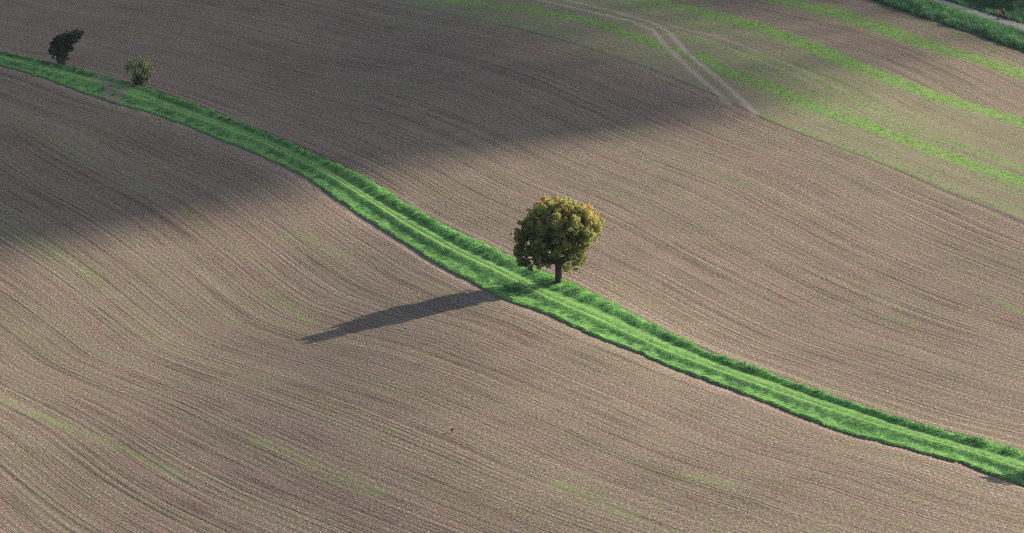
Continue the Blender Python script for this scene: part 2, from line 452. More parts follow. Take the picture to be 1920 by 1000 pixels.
ground = link('ground', np_mesh('ground', np.column_stack([P, z]), quads, dict(row=vals[0], green=vals[1], pale=vals[2], stubble=vals[3]), M_SOIL, True))
tag(ground, kind='structure')

# ------------------------------------------------------------------ strips: turf path, verge, gravel road, far bank
class Strip:
    """a band of land between image lines; prof(v) lifts it above the terrain"""
    def __init__(self, lines, x0, x1, step, prof):
        self.X = np.arange(x0, x1 + 0.1, step)
        self.L = []
        for ln in lines:
            X, Y = ln if isinstance(ln, tuple) else dense(ln)
            self.L.append(unproject(self.X, np.interp(self.X, X, Y))[:, :2])
        self.prof = prof
    def point(self, i, v):
        i = np.asarray(i, float); v = np.asarray(v, float)
        n = len(self.L) - 1
        k = np.clip(np.floor(v).astype(int), 0, n - 1); f = v - k
        i0 = np.clip(np.floor(i).astype(int), 0, len(self.X) - 2); g = (i - i0)[..., None]
        A = np.stack(self.L)                       # lines, columns, 2
        a = A[k, i0] * (1 - g) + A[k, i0 + 1] * g
        b = A[k + 1, i0] * (1 - g) + A[k + 1, i0 + 1] * g
        p = a * (1 - f[..., None]) + b * f[..., None]
        zz = terrain(p[..., 0], p[..., 1]) + self.prof(v, p)
        return np.concatenate([p, zz[..., None]], -1)
    def mesh(self, name, nv, mat, attrs=None, skirt=0.5):
        n = len(self.L) - 1
        v = np.linspace(0, n, nv * n + 1)
        I, V = np.meshgrid(np.arange(len(self.X)), v, indexing='ij')
        pts = self.point(I, V)
        first = pts[:, :1].copy(); first[..., 2] -= skirt
        last = pts[:, -1:].copy(); last[..., 2] -= skirt
        pts = np.concatenate([first, pts, last], 1)
        V = np.concatenate([V[:, :1] - 0.2, V, V[:, -1:] + 0.2], 1)
        m = pts.shape[1]
        idx = np.arange(pts.shape[0] * m).reshape(pts.shape[0], m)
        q = np.stack([idx[:-1, :-1].ravel(), idx[:-1, 1:].ravel(), idx[1:, 1:].ravel(), idx[1:, :-1].ravel()], 1)
        at_ = attrs(pts.reshape(-1, 3), V.ravel()) if attrs else {}
        return np_mesh(name, pts.reshape(-1, 3), q[:, ::-1], at_, mat, True)
    def scatter(self, n, v0, v1, rng=RNG):
        k = int(v0)
        w = np.linalg.norm(self.point(np.arange(len(self.X)), np.full(len(self.X), v1)) - self.point(np.arange(len(self.X)), np.full(len(self.X), v0)), axis=1)
        ln = np.linalg.norm(np.gradient(self.L[k], axis=0), axis=1)
        c = np.cumsum(w * ln); c /= c[-1]
        i = np.interp(rng.random(n), c, np.arange(len(self.X)))
        v = v0 + (v1 - v0) * rng.random(n)
        return i, v, self.point(i, v)

def bumpf(v, c, w): return np.exp(-((v - c) / w) ** 2)
XA, YA = dense(LINE_A, 4.0, 3); XB, YB = dense(LINE_B, 4.0, 3); XC, YC = dense(LINE_C, 4.0, 4); XD, YD = dense(LINE_D, 4.0, 3)
YA = np.minimum(YA + 5, YB - 3.0)
YD = YD + 2.2 * (fbm(XD / 17, XD * 0, 15, 3) - 0.5) * 2
YA = np.minimum(YA + 1.6 * (fbm(XA / 17, XA * 0, 16, 3) - 0.5) * 2, YB - 2.5)
YBg = YB + 1.0; YCg = YC + 2.0; YDg = YD - 1.0

def path_prof(v, p):
    lump = 0.16 * (fbm(p[..., 0] / 1.3, p[..., 1] / 2.6, 61) - 0.5)
    return (0.02 + 0.30 * bumpf(v, 0.45, 0.34) - 0.06 * bumpf(v, 1.0, 0.16) + 0.05 * bumpf(v, 1.45, 0.28) - 0.05 * bumpf(v, 1.78, 0.12)
            + 0.34 * bumpf(v, 2.06, 0.20) - 0.02 * bumpf(v, 2.5, 0.2) + 0.08 + 0.03 * smooth(v, 2.6, 2.95) - 0.22 * smooth(v, 3.0, 3.08) - 0.22 * smooth(-v, 0.0, 0.08) + lump * (0.3 + smooth(v, 2.1, 2.5) + bumpf(v, 0.4, 0.4)))
RUTS = [unproject(*np.array(l).T)[:, :2] for l in ([(187, 196), (198, 180), (206, 167)], [(211, 199), (222, 182), (234, 164)])]
WORN = unproject(*np.array([(176, 150), (200, 156), (222, 161), (236, 165)]).T)[:, :2]
def bare_at(P2):
    b = np.zeros(len(P2))
    for r in RUTS: b = np.maximum(b, np.exp(-(sdist(P2, r) / 0.85) ** 2))
    w = 0.75 * np.exp(-(sdist(P2, WORN) / 1.5) ** 2)
    return np.maximum(b, w * (0.4 + fbm(P2[:, 0] / 1.2, P2[:, 1] / 2.5, 5))).clip(0, 1)
def path_attrs(p, v):
    yellow_tone = 0.50 * bumpf(v, 2.02, 0.07) + 0.25 * bumpf(v, 1.25, 0.2) + 0.25 * smooth(v, 2.85, 3.0)  # yellower turf along the ridge line, a wheel track and the near edge
    return dict(bare=np.maximum(bare_at(p[:, :2]), 1.0 * (v > 3.05)), yellow_tone=yellow_tone)
path = Strip([(XA, YA), (XB, YBg), (XC, YCg), (XD, YDg)], -390, 2290, 4.0, path_prof)
tag(link('grass_path', path.mesh('grass_path', 8, M_TURF, path_attrs, 0.6)), kind='structure')

def verge_prof(v, p):
    return 0.10 + 0.55 * smooth(v, 0, 0.3) * (1 - smooth(v, 0.35, 1.0)) + 0.2 * (fbm(p[..., 0] / 2, p[..., 1] / 4, 9) - 0.5) * smooth(v, 0, 0.2) * (1 - smooth(v, 0.7, 1))
XG0, YG0 = dense(LINE_G0); XG1, YG1 = dense(LINE_G1); XG2, YG2 = dense(LINE_G2)
XR = np.arange(1400, 2300, 4.0)
g0 = (XR, np.interp(XR, XG0, YG0) + 2); g1 = (XR, np.interp(XR, XG1, YG1)); g2 = (XR, np.interp(XR, XG2, YG2))
g1b = (XR, g1[1] - 0.4); g2b = (XR, g2[1] - 0.6); g3 = (XR, g2[1] - 34 - 0.01 * (XR - 1400))
zero_attr = lambda p, v: dict(bare=0 * v, yellow_tone=0.55 * smooth(v, 0.82, 1.0))
verge = Strip([g0, g1], 1480, 2260, 4.0, verge_prof)
tag(link('grass_verge', verge.mesh('grass_verge', 12, M_TURF2, zero_attr)), kind='structure')
road = Strip([g1, g2], 1480, 2260, 4.0, lambda v, p: 0.14 + 0.05 * np.sin(np.clip(v, 0, 1) * PI) + 0.03 * (vnoise(p[..., 0] / 0.8, p[..., 1] / 1.5, 4) - 0.5))
tag(link('gravel_road', road.mesh('gravel_road', 10, M_GRAVEL)), kind='structure')
bank = Strip([g2b, g3], 1480, 2260, 4.0, lambda v, p: 0.16 + 2.2 * smooth(v, 0.15, 1.0))
tag(link('grass_bank', bank.mesh('grass_bank', 12, M_TURF2, lambda p, v: dict(bare=0 * v, yellow_tone=0 * v))), kind='structure')

# ------------------------------------------------------------------ grass blades, weeds, straw, clods
def tufts(name, base, blades, hgt, wid, lean, tint, mat, spread=0.10, rng=RNG):
    """base (n,3); hgt, tint per tuft; every blade one triangle leaning its own way"""
    n = len(base)
    b = np.repeat(base, blades, 0)
    h = np.repeat(np.broadcast_to(hgt, n), blades) * (0.6 + 0.7 * rng.random(n * blades))
    t = np.clip(np.repeat(np.broadcast_to(tint, n), blades) + 0.16 * (rng.random(n * blades) - 0.5), 0, 1)
    az = rng.random(n * blades) * 2 * PI
    off = np.column_stack([np.cos(az), np.sin(az), 0 * az]) * (spread * rng.random(n * blades))[:, None]
    side = np.column_stack([-np.sin(az + 0.8), np.cos(az + 0.8), 0 * az]) * (np.broadcast_to(wid, n).repeat(blades) * (0.6 + 0.8 * rng.random(n * blades)))[:, None]
    ln = np.column_stack([np.cos(az), np.sin(az), 0 * az]) * (h * lean * (0.3 + rng.random(n * blades)))[:, None]
    root = b + off; root[:, 2] -= 0.02
    top = root + ln; top[:, 2] += h
    V = np.empty((n * blades * 3, 3)); V[0::3] = root - side; V[1::3] = root + side; V[2::3] = top
    F = np.arange(n * blades * 3).reshape(-1, 3)
    return np_mesh(name, V, F, dict(tint=np.repeat(t, 3)), mat)

BIG = at(1048, 536)
def keep_off(p, *extra):
    return (np.hypot(p[:, 0] - BIG[0], (p[:, 1] - BIG[1]) * 0.35) > 0.9 - 0.5 * (p[:, 1] > BIG[1])) & (RNG.random(len(p)) > 1.25 * bare_at(p[:, :2]))

parts = []
def clump(p, seed, a=0.9, b=1.8): return fbm(p[:, 0] / a, p[:, 1] / b, seed)
# tall coarse growth on the far verge, lit top edge painted into the tint
i, v, p = path.scatter(26000, -0.08, 0.85); k = keep_off(p) & (RNG.random(len(p)) < 0.35 + clump(p, 71)); p = p[k]; v = v[k]; c = clump(p, 71)
t1 = (p, 0.07 + 0.24 * smooth(c, 0.35, 0.75) * (1 - 0.55 * smooth(v, 0.6, 1.0)), 0.36 + 0.75 * (clump(p, 75, 0.6, 1.2) - 0.5) + 0.30 * (1 - smooth(v, 0.1, 0.5)))
# mown wheel tracks
i, v, p = path.scatter(9000, 1.0, 2.0); k = keep_off(p); p = p[k]; v = v[k]
t2 = (p, 0.04 + 0.07 * smooth(clump(p, 81, 0.7, 1.6), 0.55, 0.8) + 0.05 * bumpf(v, 1.55, 0.2), 0.72 + 0.35 * (clump(p, 82, 1.5, 4) - 0.5) + 0.1 * bumpf(v, 1.2, 0.15) - 0.22 * bumpf(v, 1.62, 0.12))
# near verge: shaded slope and lit lower strip painted into the blade tint
i, v, p = path.scatter(38000, 2.1, 3.03); k = keep_off(p); p = p[k]; v = v[k]; c = clump(p, 91, 0.8, 1.7)
t3 = (p, (0.03 + 0.11 * smooth(c, 0.40, 0.72)) * (0.25 + 0.75 * smooth(v, 2.05, 2.35)) * (1 - 0.35 * smooth(v, 2.75, 3)), 0.80 - 0.50 * smooth(v, 2.12, 2.35) + 0.45 * (clump(p, 93, 0.5, 1.1) - 0.5) + 0.08 * bumpf(v, 2.04, 0.08) + 0.46 * smooth(v, 2.65, 2.95))
pp = np.concatenate([t1[0], t2[0], t3[0]]); hh = np.concatenate([t1[1], t2[1], t3[1]]); tt = np.concatenate([t1[2], t2[2], t3[2]])
tag(link('grass', tufts('grass', pp, 5, hh, 0.035 + 0.03 * hh, 0.55, tt, M_GRASS, 0.16)), kind='stuff')

# long grass along the gravel road and up the bank behind it
i, v, p = verge.scatter(26000, 0.0, 0.98); c = clump(p, 101, 1.2, 2.6)
u1 = (p, (0.25 + 0.65 * smooth(c, 0.3, 0.75)) * (1 - 0.55 * smooth(v, 0.7, 1)), 0.42 + 0.5 * (c - 0.5) + 0.32 * smooth(v, 0.6, 1.0) - 0.30 * (1 - smooth(v, 0.0, 0.22)))  # shaded field side of the verge painted darker into the tint
i, v, p = bank.scatter(26000, 0.0, 0.9); c = clump(p, 105, 1.5, 3.5)
u2 = (p, 0.30 + 0.6 * smooth(c, 0.3, 0.75), 0.22 + 0.45 * (c - 0.5) + 0.45 * (1 - smooth(v, 0.0, 0.05)))
pp = np.concatenate([u1[0], u2[0]]); hh = np.concatenate([u1[1], u2[1]]); tt = np.concatenate([u1[2], u2[2]])
tag(link('long_grass', tufts('long_grass', pp, 5, hh, 0.05 + 0.03 * hh, 0.55, tt, M_GRASS2, 0.25)), kind='stuff')

# field scatter: positions by rejection on the land fields
def field_points(n):
    Y = 262 + (585 - 262) * np.sqrt(RNG.random(n) * 0.72 + 0.28 * RNG.random(n))
    X = (RNG.random(n) * 2 - 1) * (0.175 * Y)
    return np.column_stack([X, Y])
FP = field_points(330000)
rw, gr, pa, st, dz, dD, dA, dE, dG = land_fields(FP)
FZ = terrain(FP[:, 0], FP[:, 1]) + dz
open_ = ((dD < -0.3) | (dA > 0.6)) & (dG < -0.3)
F3 = np.column_stack([FP, FZ])
wk = open_ & (RNG.random(len(FP)) < 0.03 + 0.5 * smooth(gr, 0.2, 1.0))
Q = F3[wk]; g_ = gr[wk]
tag(link('weeds', tufts('weeds', Q, 4, 0.07 + 0.12 * g_, 0.045, 0.9, 0.25 + 0.5 * g_ + 0.4 * (RNG.random(len(Q)) - 0.5), M_WEED, 0.22)), kind='stuff')
sk = open_ & ~wk & (RNG.random(len(FP)) < (0.35 + 0.5 * fbm(rw / 1.1, FP[:, 1] / 22, 201)) * (1 - 0.8 * pa))
Q = F3[sk]
tag(link('straw', tufts('straw', Q, 2, 0.05 + 0.05 * RNG.random(len(Q)), 0.04, 2.2, RNG.random(len(Q)) ** 1.2, M_STRAW, 0.25)), kind='stuff')

def clods(name, pts, size, mat):
    n = len(pts)
    base = np.array([(1, 0, 0), (-1, 0, 0), (0, 1, 0), (0, -1, 0), (0, 0, 1), (0, 0, -0.6)], float)
    tri = np.array([(0, 2, 4), (2, 1, 4), (1, 3, 4), (3, 0, 4), (2, 0, 5), (1, 2, 5), (3, 1, 5), (0, 3, 5)])
    s = size[:, None, None] * (0.55 + 0.9 * RNG.random((n, 6, 1))) * np.array([1, 1, 0.7])
    a = RNG.random(n) * 2 * PI
    V = base[None] * s
    ca, sa = np.cos(a)[:, None], np.sin(a)[:, None]
    V = np.stack([V[..., 0] * ca - V[..., 1] * sa, V[..., 0] * sa + V[..., 1] * ca, V[..., 2]], -1) + pts[:, None, :]
    F = (tri[None] + 6 * np.arange(n)[:, None, None]).reshape(-1, 3)
    return np_mesh(name, V.reshape(-1, 3), F, None, mat)
ck = open_ & (RNG.random(len(FP)) < 0.004 + 0.40 * np.exp(dD / 1.2) * (dD < 0) * (fbm(FP[:, 0] / 4, FP[:, 1] / 8, 77) > 0.5))
Q = F3[ck]; Q[:, 2] += 0.02
tag(link('soil_clods', clods('soil_clods', Q, 0.05 + 0.09 * RNG.random(len(Q)) ** 3, M_CLOD)), kind='stuff')

# ------------------------------------------------------------------ trees
def tube_bm(paths, sides=9):
    """paths: list of [(point, radius), ...] -> verts, quads"""
    V, F = [], []
    for path_ in paths:
        pts = np.array([p_[0] for p_ in path_], float); rad = [p_[1] for p_ in path_]
        ref = np.array([0.31, 0.95, 0.05])
        rings = []
        for k in range(len(pts)):
            t = pts[min(k + 1, len(pts) - 1)] - pts[max(k - 1, 0)]
            t = t / (np.linalg.norm(t) + 1e-9)
            a = np.cross(t, ref); a /= np.linalg.norm(a) + 1e-9
            b = np.cross(t, a)
            ring = []
            for j in range(sides):
                w = 2 * PI * j / sides
                rr = rad[k] * (1 + 0.10 * math.sin(3 * w + k) + 0.06 * math.sin(5 * w - 2 * k))
                ring.append(len(V)); V.append(pts[k] + rr * (math.cos(w) * a + math.sin(w) * b))
            rings.append(ring)
        for r0, r1 in zip(rings[:-1], rings[1:]):
            for j in range(sides): F.append((r0[j], r0[(j + 1) % sides], r1[(j + 1) % sides], r1[j]))
        V.append(pts[-1]); tip = len(V) - 1
        for j in range(sides): F.append((rings[-1][j], rings[-1][(j + 1) % sides], tip, tip))
    F4 = np.array([f for f in F if f[2] != f[3]]); F3_ = np.array([f[:3] for f in F if f[2] == f[3]])
    return np.array(V), [F4, F3_]

def bend(a, b, n, sag, rng):
    a = np.array(a, float); b = np.array(b, float)
    out = []
    for k in range(n + 1):
        t = k / n
        p_ = a * (1 - t) + b * t + np.array([0, 0, sag * math.sin(PI * t)])
        if 0 < k < n: p_ = p_ + rng.normal(0, 0.03 * np.linalg.norm(b - a), 3)
        out.append(p_)
    return out

def leaf_cloud(clusters, per_m2, size, rng, tintf, droop=0.35, spray=(9.0, 0.26, 0.20)):
    """leaves over the shells of small lumps; each leaf a folded quad"""
    C, Nn, L = [], [], []
    sprays = []
    for (c, r) in clusters:
        m = max(3, int(round(spray[0] * (r / 1.1) ** 1.5)))
        for q in range(m):
            d = rng.normal(size=3); d /= np.linalg.norm(d)
            stray = rng.random() < 0.22
            sprays.append((np.array(c) + d * r * ((0.85 + 0.40 * rng.random()) if stray else (0.25 + 0.62 * rng.random())), r * (spray[1] + spray[2] * rng.random()) * (0.6 if stray else 1.0)))
    for (c, r) in sprays:
        n = int(per_m2 * 4 * PI * r * r)
        d = rng.normal(size=(n, 3)); d /= np.linalg.norm(d, axis=1)[:, None]
        lump = fbm(d[:, 0] * 2.3 + c[0] * 3, d[:, 2] * 2.3 + d[:, 1] * 2.0 + c[2], int(abs(c[0] * 37 + c[1] * 11)) + 3)
        rad = r * (0.55 + 0.45 * rng.random(n) ** 0.5) * (0.55 + 0.85 * lump)
        pz = np.array(c) + d * rad[:, None] * np.array([1, 1, 0.9])
        C.append(pz); Nn.append(d)
    C = np.concatenate(C); Nn = np.concatenate(Nn); n = len(C)
    nrm = Nn + rng.normal(0, 0.65, (n, 3)) + np.array([0, 0, 0.4]); nrm /= np.linalg.norm(nrm, axis=1)[:, None]
    a = np.cross(nrm, rng.normal(size=(n, 3))); a /= np.linalg.norm(a, axis=1)[:, None]
    b = np.cross(nrm, a)
    s = size * (0.55 + 0.8 * rng.random(n))[:, None]
    V = np.empty((n * 4, 3))
    V[0::4] = C - a * s; V[1::4] = C - b * s * 0.55 + nrm * s * 0.15; V[2::4] = C + a * s - np.array([0, 0, 1]) * s * droop; V[3::4] = C + b * s * 0.55 + nrm * s * 0.15
    F = np.arange(n * 4).reshape(-1, 4)
    return V, F, np.repeat(np.clip(tintf(C, Nn, rng), 0, 1), 4)

def build_tree(name, foot, label, cat, clusters, trunk_paths, leaf_mat, bark, per_m2, size, tintf, seed, group=None, crown='crown', spray=(9.0, 0.26, 0.20)):
    rng = np.random.default_rng(seed)
    root = empty(name, foot); tag(root, label, cat, group)
    V, F = tube_bm(trunk_paths)
    link('trunk', np_mesh('trunk', V, F, None, bark, True), root)
    V, F, t = leaf_cloud(clusters, per_m2, size, rng, tintf, 0.35, spray)
    link(crown, np_mesh(crown, V, F, dict(tint=t), leaf_mat), root)
    return root

def scale_at(foot):
    """metres per photo pixel at a place"""
    return (foot[1] * math.cos(PITCH) + (CAM_H - foot[2]) * math.sin(PITCH)) / FPX

# --- the big tree by the grass path (lump outlines measured off the photo: x, height, radius in 1/3.7 px, ground line at 755)
rng = np.random.default_rng(5)
foot = at(1048, 536); foot[2] += 0.12
TREE_FOOT = foot
k_ = scale_at(foot) / 3.703
lumps = [(470, 215, 78), (545, 200, 72), (620, 225, 78), (700, 262, 80), (752, 312, 76), (800, 350, 52), (405, 265, 74), (345, 335, 76), (300, 405, 66), (278, 470, 48), (285, 540, 52),
         (300, 585, 32), (262, 590, 26), (420, 360, 92), (530, 320, 100), (640, 345, 95), (735, 400, 78), (795, 425, 44), (545, 420, 84), (430, 460, 84), (360, 520, 66), (640, 455, 80),
         (700, 505, 56), (430, 560, 50), (600, 560, 54), (650, 615, 38), (480, 610, 40), (610, 640, 34), (715, 555, 32), (400, 610, 34), (560, 500, 60), (505, 560, 40), (690, 575, 42), (665, 520, 50), (330, 575, 46), (395, 575, 48), (455, 600, 40), (735, 470, 44), (270, 530, 36), (590, 625, 40), (670, 595, 40), (300, 610, 44), (345, 622, 32)]
clusters = []
for (X, Y, r) in lumps:
    cx = (X - 550) * k_; cz = (755 - Y) * k_ / math.cos(PITCH); rr = r * k_
    half = 4.3 * math.sqrt(max(0.05, 1 - ((X - 545) / 330) ** 2 - ((Y - 400) / 300) ** 2)) * (0.80 if Y < 300 else 1.0)
    n = 4 if rr > 1.1 else 3
    if half < 1.2: n = 2
    for q in range(n):
        d = -half + 2 * half * (q + 0.5) / n + rng.normal(0, 0.25)
        shrink = 1.0 if abs(d) < half * 0.6 else 0.82
        # farther lumps project higher: lower them by the camera tilt so the outline keeps
        clusters.append(((cx + rng.normal(0, 0.25), d, cz - d * math.tan(PITCH) * 0.8 + rng.normal(0, 0.2)), rr * shrink * 0.95))
stem = [((0, 0, -0.4), 0.62), ((0, 0, 0.1), 0.50), ((-0.03, 0, 0.6), 0.40), ((-0.08, 0.02, 1.6), 0.36), ((-0.12, 0.0, 2.8), 0.36), ((-0.16, 0.05, 3.8), 0.34), ((-0.1, 0.1, 5.2), 0.25), ((0.1, 0.1, 7.0), 0.14), ((0.2, 0.0, 8.4), 0.06)]
paths = [stem]
for c, r in clusters:
    if rng.random() < 0.62:
        h0 = min(max(2.4, c[2] * 0.62), 6.0)
        a = (-0.14, 0.05, h0)
        ctr = bend(a, c, 4, 0.25, rng)
        paths.append([(q, max(0.03, 0.17 * (1 - t / 4.4) * (1 if r > 1 else 0.7))) for t, q in enumerate(ctr)])
def pear_tint(C, d, rng):  # lighter lit top and right, darker shaded left painted into autumn leaf tint
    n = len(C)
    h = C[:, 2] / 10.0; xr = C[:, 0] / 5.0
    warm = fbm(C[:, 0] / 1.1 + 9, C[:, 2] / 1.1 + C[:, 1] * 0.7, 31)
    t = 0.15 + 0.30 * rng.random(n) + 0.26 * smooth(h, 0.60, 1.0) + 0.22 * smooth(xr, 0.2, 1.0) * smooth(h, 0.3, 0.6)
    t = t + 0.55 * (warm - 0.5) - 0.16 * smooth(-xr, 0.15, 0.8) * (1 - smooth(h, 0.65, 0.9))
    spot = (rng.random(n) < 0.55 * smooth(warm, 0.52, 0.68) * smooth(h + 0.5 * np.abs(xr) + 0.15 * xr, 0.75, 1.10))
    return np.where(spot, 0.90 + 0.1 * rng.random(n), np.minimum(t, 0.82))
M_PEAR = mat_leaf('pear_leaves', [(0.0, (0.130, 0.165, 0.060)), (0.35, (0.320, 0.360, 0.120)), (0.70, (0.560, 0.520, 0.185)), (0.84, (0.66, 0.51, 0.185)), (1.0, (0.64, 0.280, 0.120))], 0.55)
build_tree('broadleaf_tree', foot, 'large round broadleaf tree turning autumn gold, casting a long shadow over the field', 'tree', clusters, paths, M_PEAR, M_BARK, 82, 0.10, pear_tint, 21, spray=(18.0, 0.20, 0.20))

# --- dark wind-bent tree at the far left end of the path
foot = at(114, 121); foot[2] += 0.1
kk = scale_at(foot)
def px(X, Y, r, bx, by, d=0.0): return (((X - bx) * kk, d, (by - Y) * kk / math.cos(PITCH)), r * kk)
dark_l = [(108, 95, 13), (100, 92, 8), (118, 84, 14), (128, 78, 11), (138, 72, 12), (147, 67, 10), (155, 65, 7), (120, 70, 9), (111, 76, 9), (130, 67, 7), (103, 84, 8), (97, 97, 6), (131, 92, 9), (122, 99, 10), (136, 84, 6), (106, 105, 5), (127, 107, 6), (121, 112, 5), (142, 78, 7)]
clusters = []
for (X, Y, r) in dark_l:
    for d in ((-1.0, 0.0, 1.0) if r > 7 else (0.0,)):
        c, rr = px(X + rng.normal(0, 1.0), Y, r, 114, 121, d * r * kk * 0.9)
        clusters.append((c, rr * (1.0 if d == 0 else 0.82)))
paths = []
for s_, top in ((-0.28, (-0.5, 0, 2.4)), (0.05, (0.2, 0.1, 2.6)), (0.30, (0.7, 0, 2.5)), (0.5, (1.3, 0, 3.2))):
    ctr = bend((s_, 0, -0.3), top, 5, 0.1, rng)
    paths.append([(q, 0.34 - 0.045 * t) for t, q in enumerate(ctr)])
for c, r in clusters:
    if r > 0.5:
        ctr = bend((0.1, 0, 2.0), c, 3, 0.1, rng); paths.append([(q, 0.11 - 0.025 * t) for t, q in enumerate(ctr)])
M_DARKLEAF = mat_leaf('dark_leaves', [(0.0, (0.036, 0.052, 0.040)), (0.7, (0.090, 0.112, 0.072)), (1.0, (0.170, 0.175, 0.100))], 0.3)
M_BARK2 = mat_noise('grey_bark', (0.030, 0.027, 0.024), (0.13, 0.115, 0.10), 4.0, 0.95, 0.05, (1, 1, 0.2))
build_tree('thorn_tree', foot, 'small dark tree with a windswept crown reaching to the right, at the grass path', 'tree', clusters, paths, M_DARKLEAF, M_BARK2, 85, 0.11,
           lambda C, d, r: 0.15 + 0.5 * r.random(len(C)) + 0.3 * smooth(C[:, 2], 4.2, 5.6), 33, spray=(30.0, 0.18, 0.22))

# --- pale yellow-green bush beside the worn crossing
foot = at(259, 163); foot[2] += 0.1
kk = scale_at(foot)
pale_l = [(256, 122, 9), (268, 117, 8), (247, 120, 7), (276, 112, 6), (240, 131, 7), (250, 133, 9), (262, 131, 11), (274, 128, 9), (281, 137, 8), (271, 142, 8), (284, 128, 5), (245, 127, 7), (276, 150, 6), (238, 126, 4), (262, 111, 5), (252, 145, 7), (266, 149, 6), (273, 156, 5), (247, 153, 4.5)]
clusters = []
for (X, Y, r) in pale_l:
    for d in ((-1.0, 0.0, 1.0) if r > 7 else (0.0,)):
        c, rr = px(X + rng.normal(0, 0.8), Y, r, 259, 163, d * r * kk * 0.9)
        clusters.append((c, rr * (1.0 if d == 0 else 0.85)))
paths = []
for q in range(11):
    a = rng.random() * 2 * PI
    top = (0.75 * math.cos(a) + 0.25, 0.75 * math.sin(a), 1.9 + 0.9 * rng.random())
    ctr = bend((0.45 * math.cos(a), 0.45 * math.sin(a), -0.3), top, 4, 0.1, rng)
    paths.append([(w, 0.17 - 0.03 * t) for t, w in enumerate(ctr)])
M_PALELEAF = mat_leaf('pale_leaves', [(0.0, (0.240, 0.250, 0.120)), (0.6, (0.500, 0.500, 0.245)), (1.0, (0.600, 0.580, 0.280))], 0.2)
M_IVY = mat_leaf('ivy_leaves', [(0.0, (0.016, 0.020, 0.014)), (1.0, (0.050, 0.058, 0.034))], 0.15)
bush = build_tree('pale_bush', foot, 'pale yellow green bush with a dark ivy wrapped foot, beside the worn crossing', 'bush', clusters, paths, M_PALELEAF, M_BARK, 66, 0.13,
                  lambda C, d, r: 0.25 + 0.55 * r.random(len(C)) + 0.25 * smooth(C[:, 2], 2.8, 4.2), 44, spray=(34.0, 0.22, 0.28))
ivy = [((0.1 * s_, 0.25 * s2, 0.45 + 0.55 * q), 0.40 + 0.07 * q) for q in range(3) for s_, s2 in ((-4, -1), (4, 1), (0, 2), (1, -2))]
V, F, t = leaf_cloud(ivy, 60, 0.12, np.random.default_rng(9), lambda C, d, r: r.random(len(C)))
link('ivy', np_mesh('ivy', V, F, dict(tint=t), M_IVY), bush)

# --- shrubs on the bank behind the gravel road (top right corner)
M_SHRUB = mat_leaf('shrub_leaves', [(0.0, (0.045, 0.065, 0.030)), (0.6, (0.120, 0.145, 0.060)), (1.0, (0.300, 0.290, 0.140))], 0.3)
def shrub(X, Y, w, h, seed, label, leaf=M_SHRUB, group=None):
    f = at(X, Y); f[2] += 0.6
    r_ = np.random.default_rng(seed)
    cl = []
    for q in range(16):
        a = r_.random() * 2 * PI; d = w * 0.5 * math.sqrt(r_.random())
        zz = 0.35 + (h - 0.9) * r_.random()
        cl.append(((d * math.cos(a), d * math.sin(a), zz), (0.55 + 0.45 * r_.random()) * (0.75 + 0.12 * w)))
    tp = []
    for c, r in cl[:9]:
        tp.append([(q, 0.09 - 0.02 * t) for t, q in enumerate(bend((0.15 * r_.normal(), 0.15 * r_.normal(), -0.8), c, 3, 0.1, r_))])
    return build_tree('shrub', f, label, 'shrub', cl, tp, leaf, M_BARK, 38, 0.16, lambda C, d, rr: 0.25 * C[:, 2] / h + 0.7 * rr.random(len(C)), seed, group)
shrub(1893, 13, 3.6, 3.2, 51, 'yellowish shrub above the gravel road, behind the two walkers')
shrub(1917, 16, 3.8, 3.4, 52, 'pale shrub in the very top right corner of the view')
shrub(1852, 1.5, 2.4, 1.6, 53, 'low dark shrub at the top edge, left of the yellowish shrub', M_DARKLEAF)

# ------------------------------------------------------------------ people, dog and bird
def plain(name, col, rough=0.8):
    return mat_noise(name, tuple(c * 0.8 for c in col), tuple(min(1, c * 1.15) for c in col), 9.0, rough)
M_SKIN = plain('skin', (0.50, 0.33, 0.25), 0.6)
M_RED = plain('red_cloth', (0.72, 0.025, 0.045)); M_BLACK = plain('black_cloth', (0.022, 0.023, 0.030)); M_NAVY = plain('dark_trousers', (0.028, 0.032, 0.048))
M_HAIRG = plain('grey_hair', (0.30, 0.27, 0.24)); M_HAIRB = plain('blond_hair', (0.52, 0.44, 0.30)); M_SHOE = plain('boots', (0.030, 0.026, 0.024)); M_BEIGE = plain('beige_cloth', (0.55, 0.45, 0.38))
M_DOG = plain('white_fur', (0.86, 0.82, 0.76)); M_CROW = plain('black_feathers', (0.012, 0.012, 0.015), 0.5); M_EYE = plain('dark_eye', (0.02, 0.015, 0.012), 0.3)

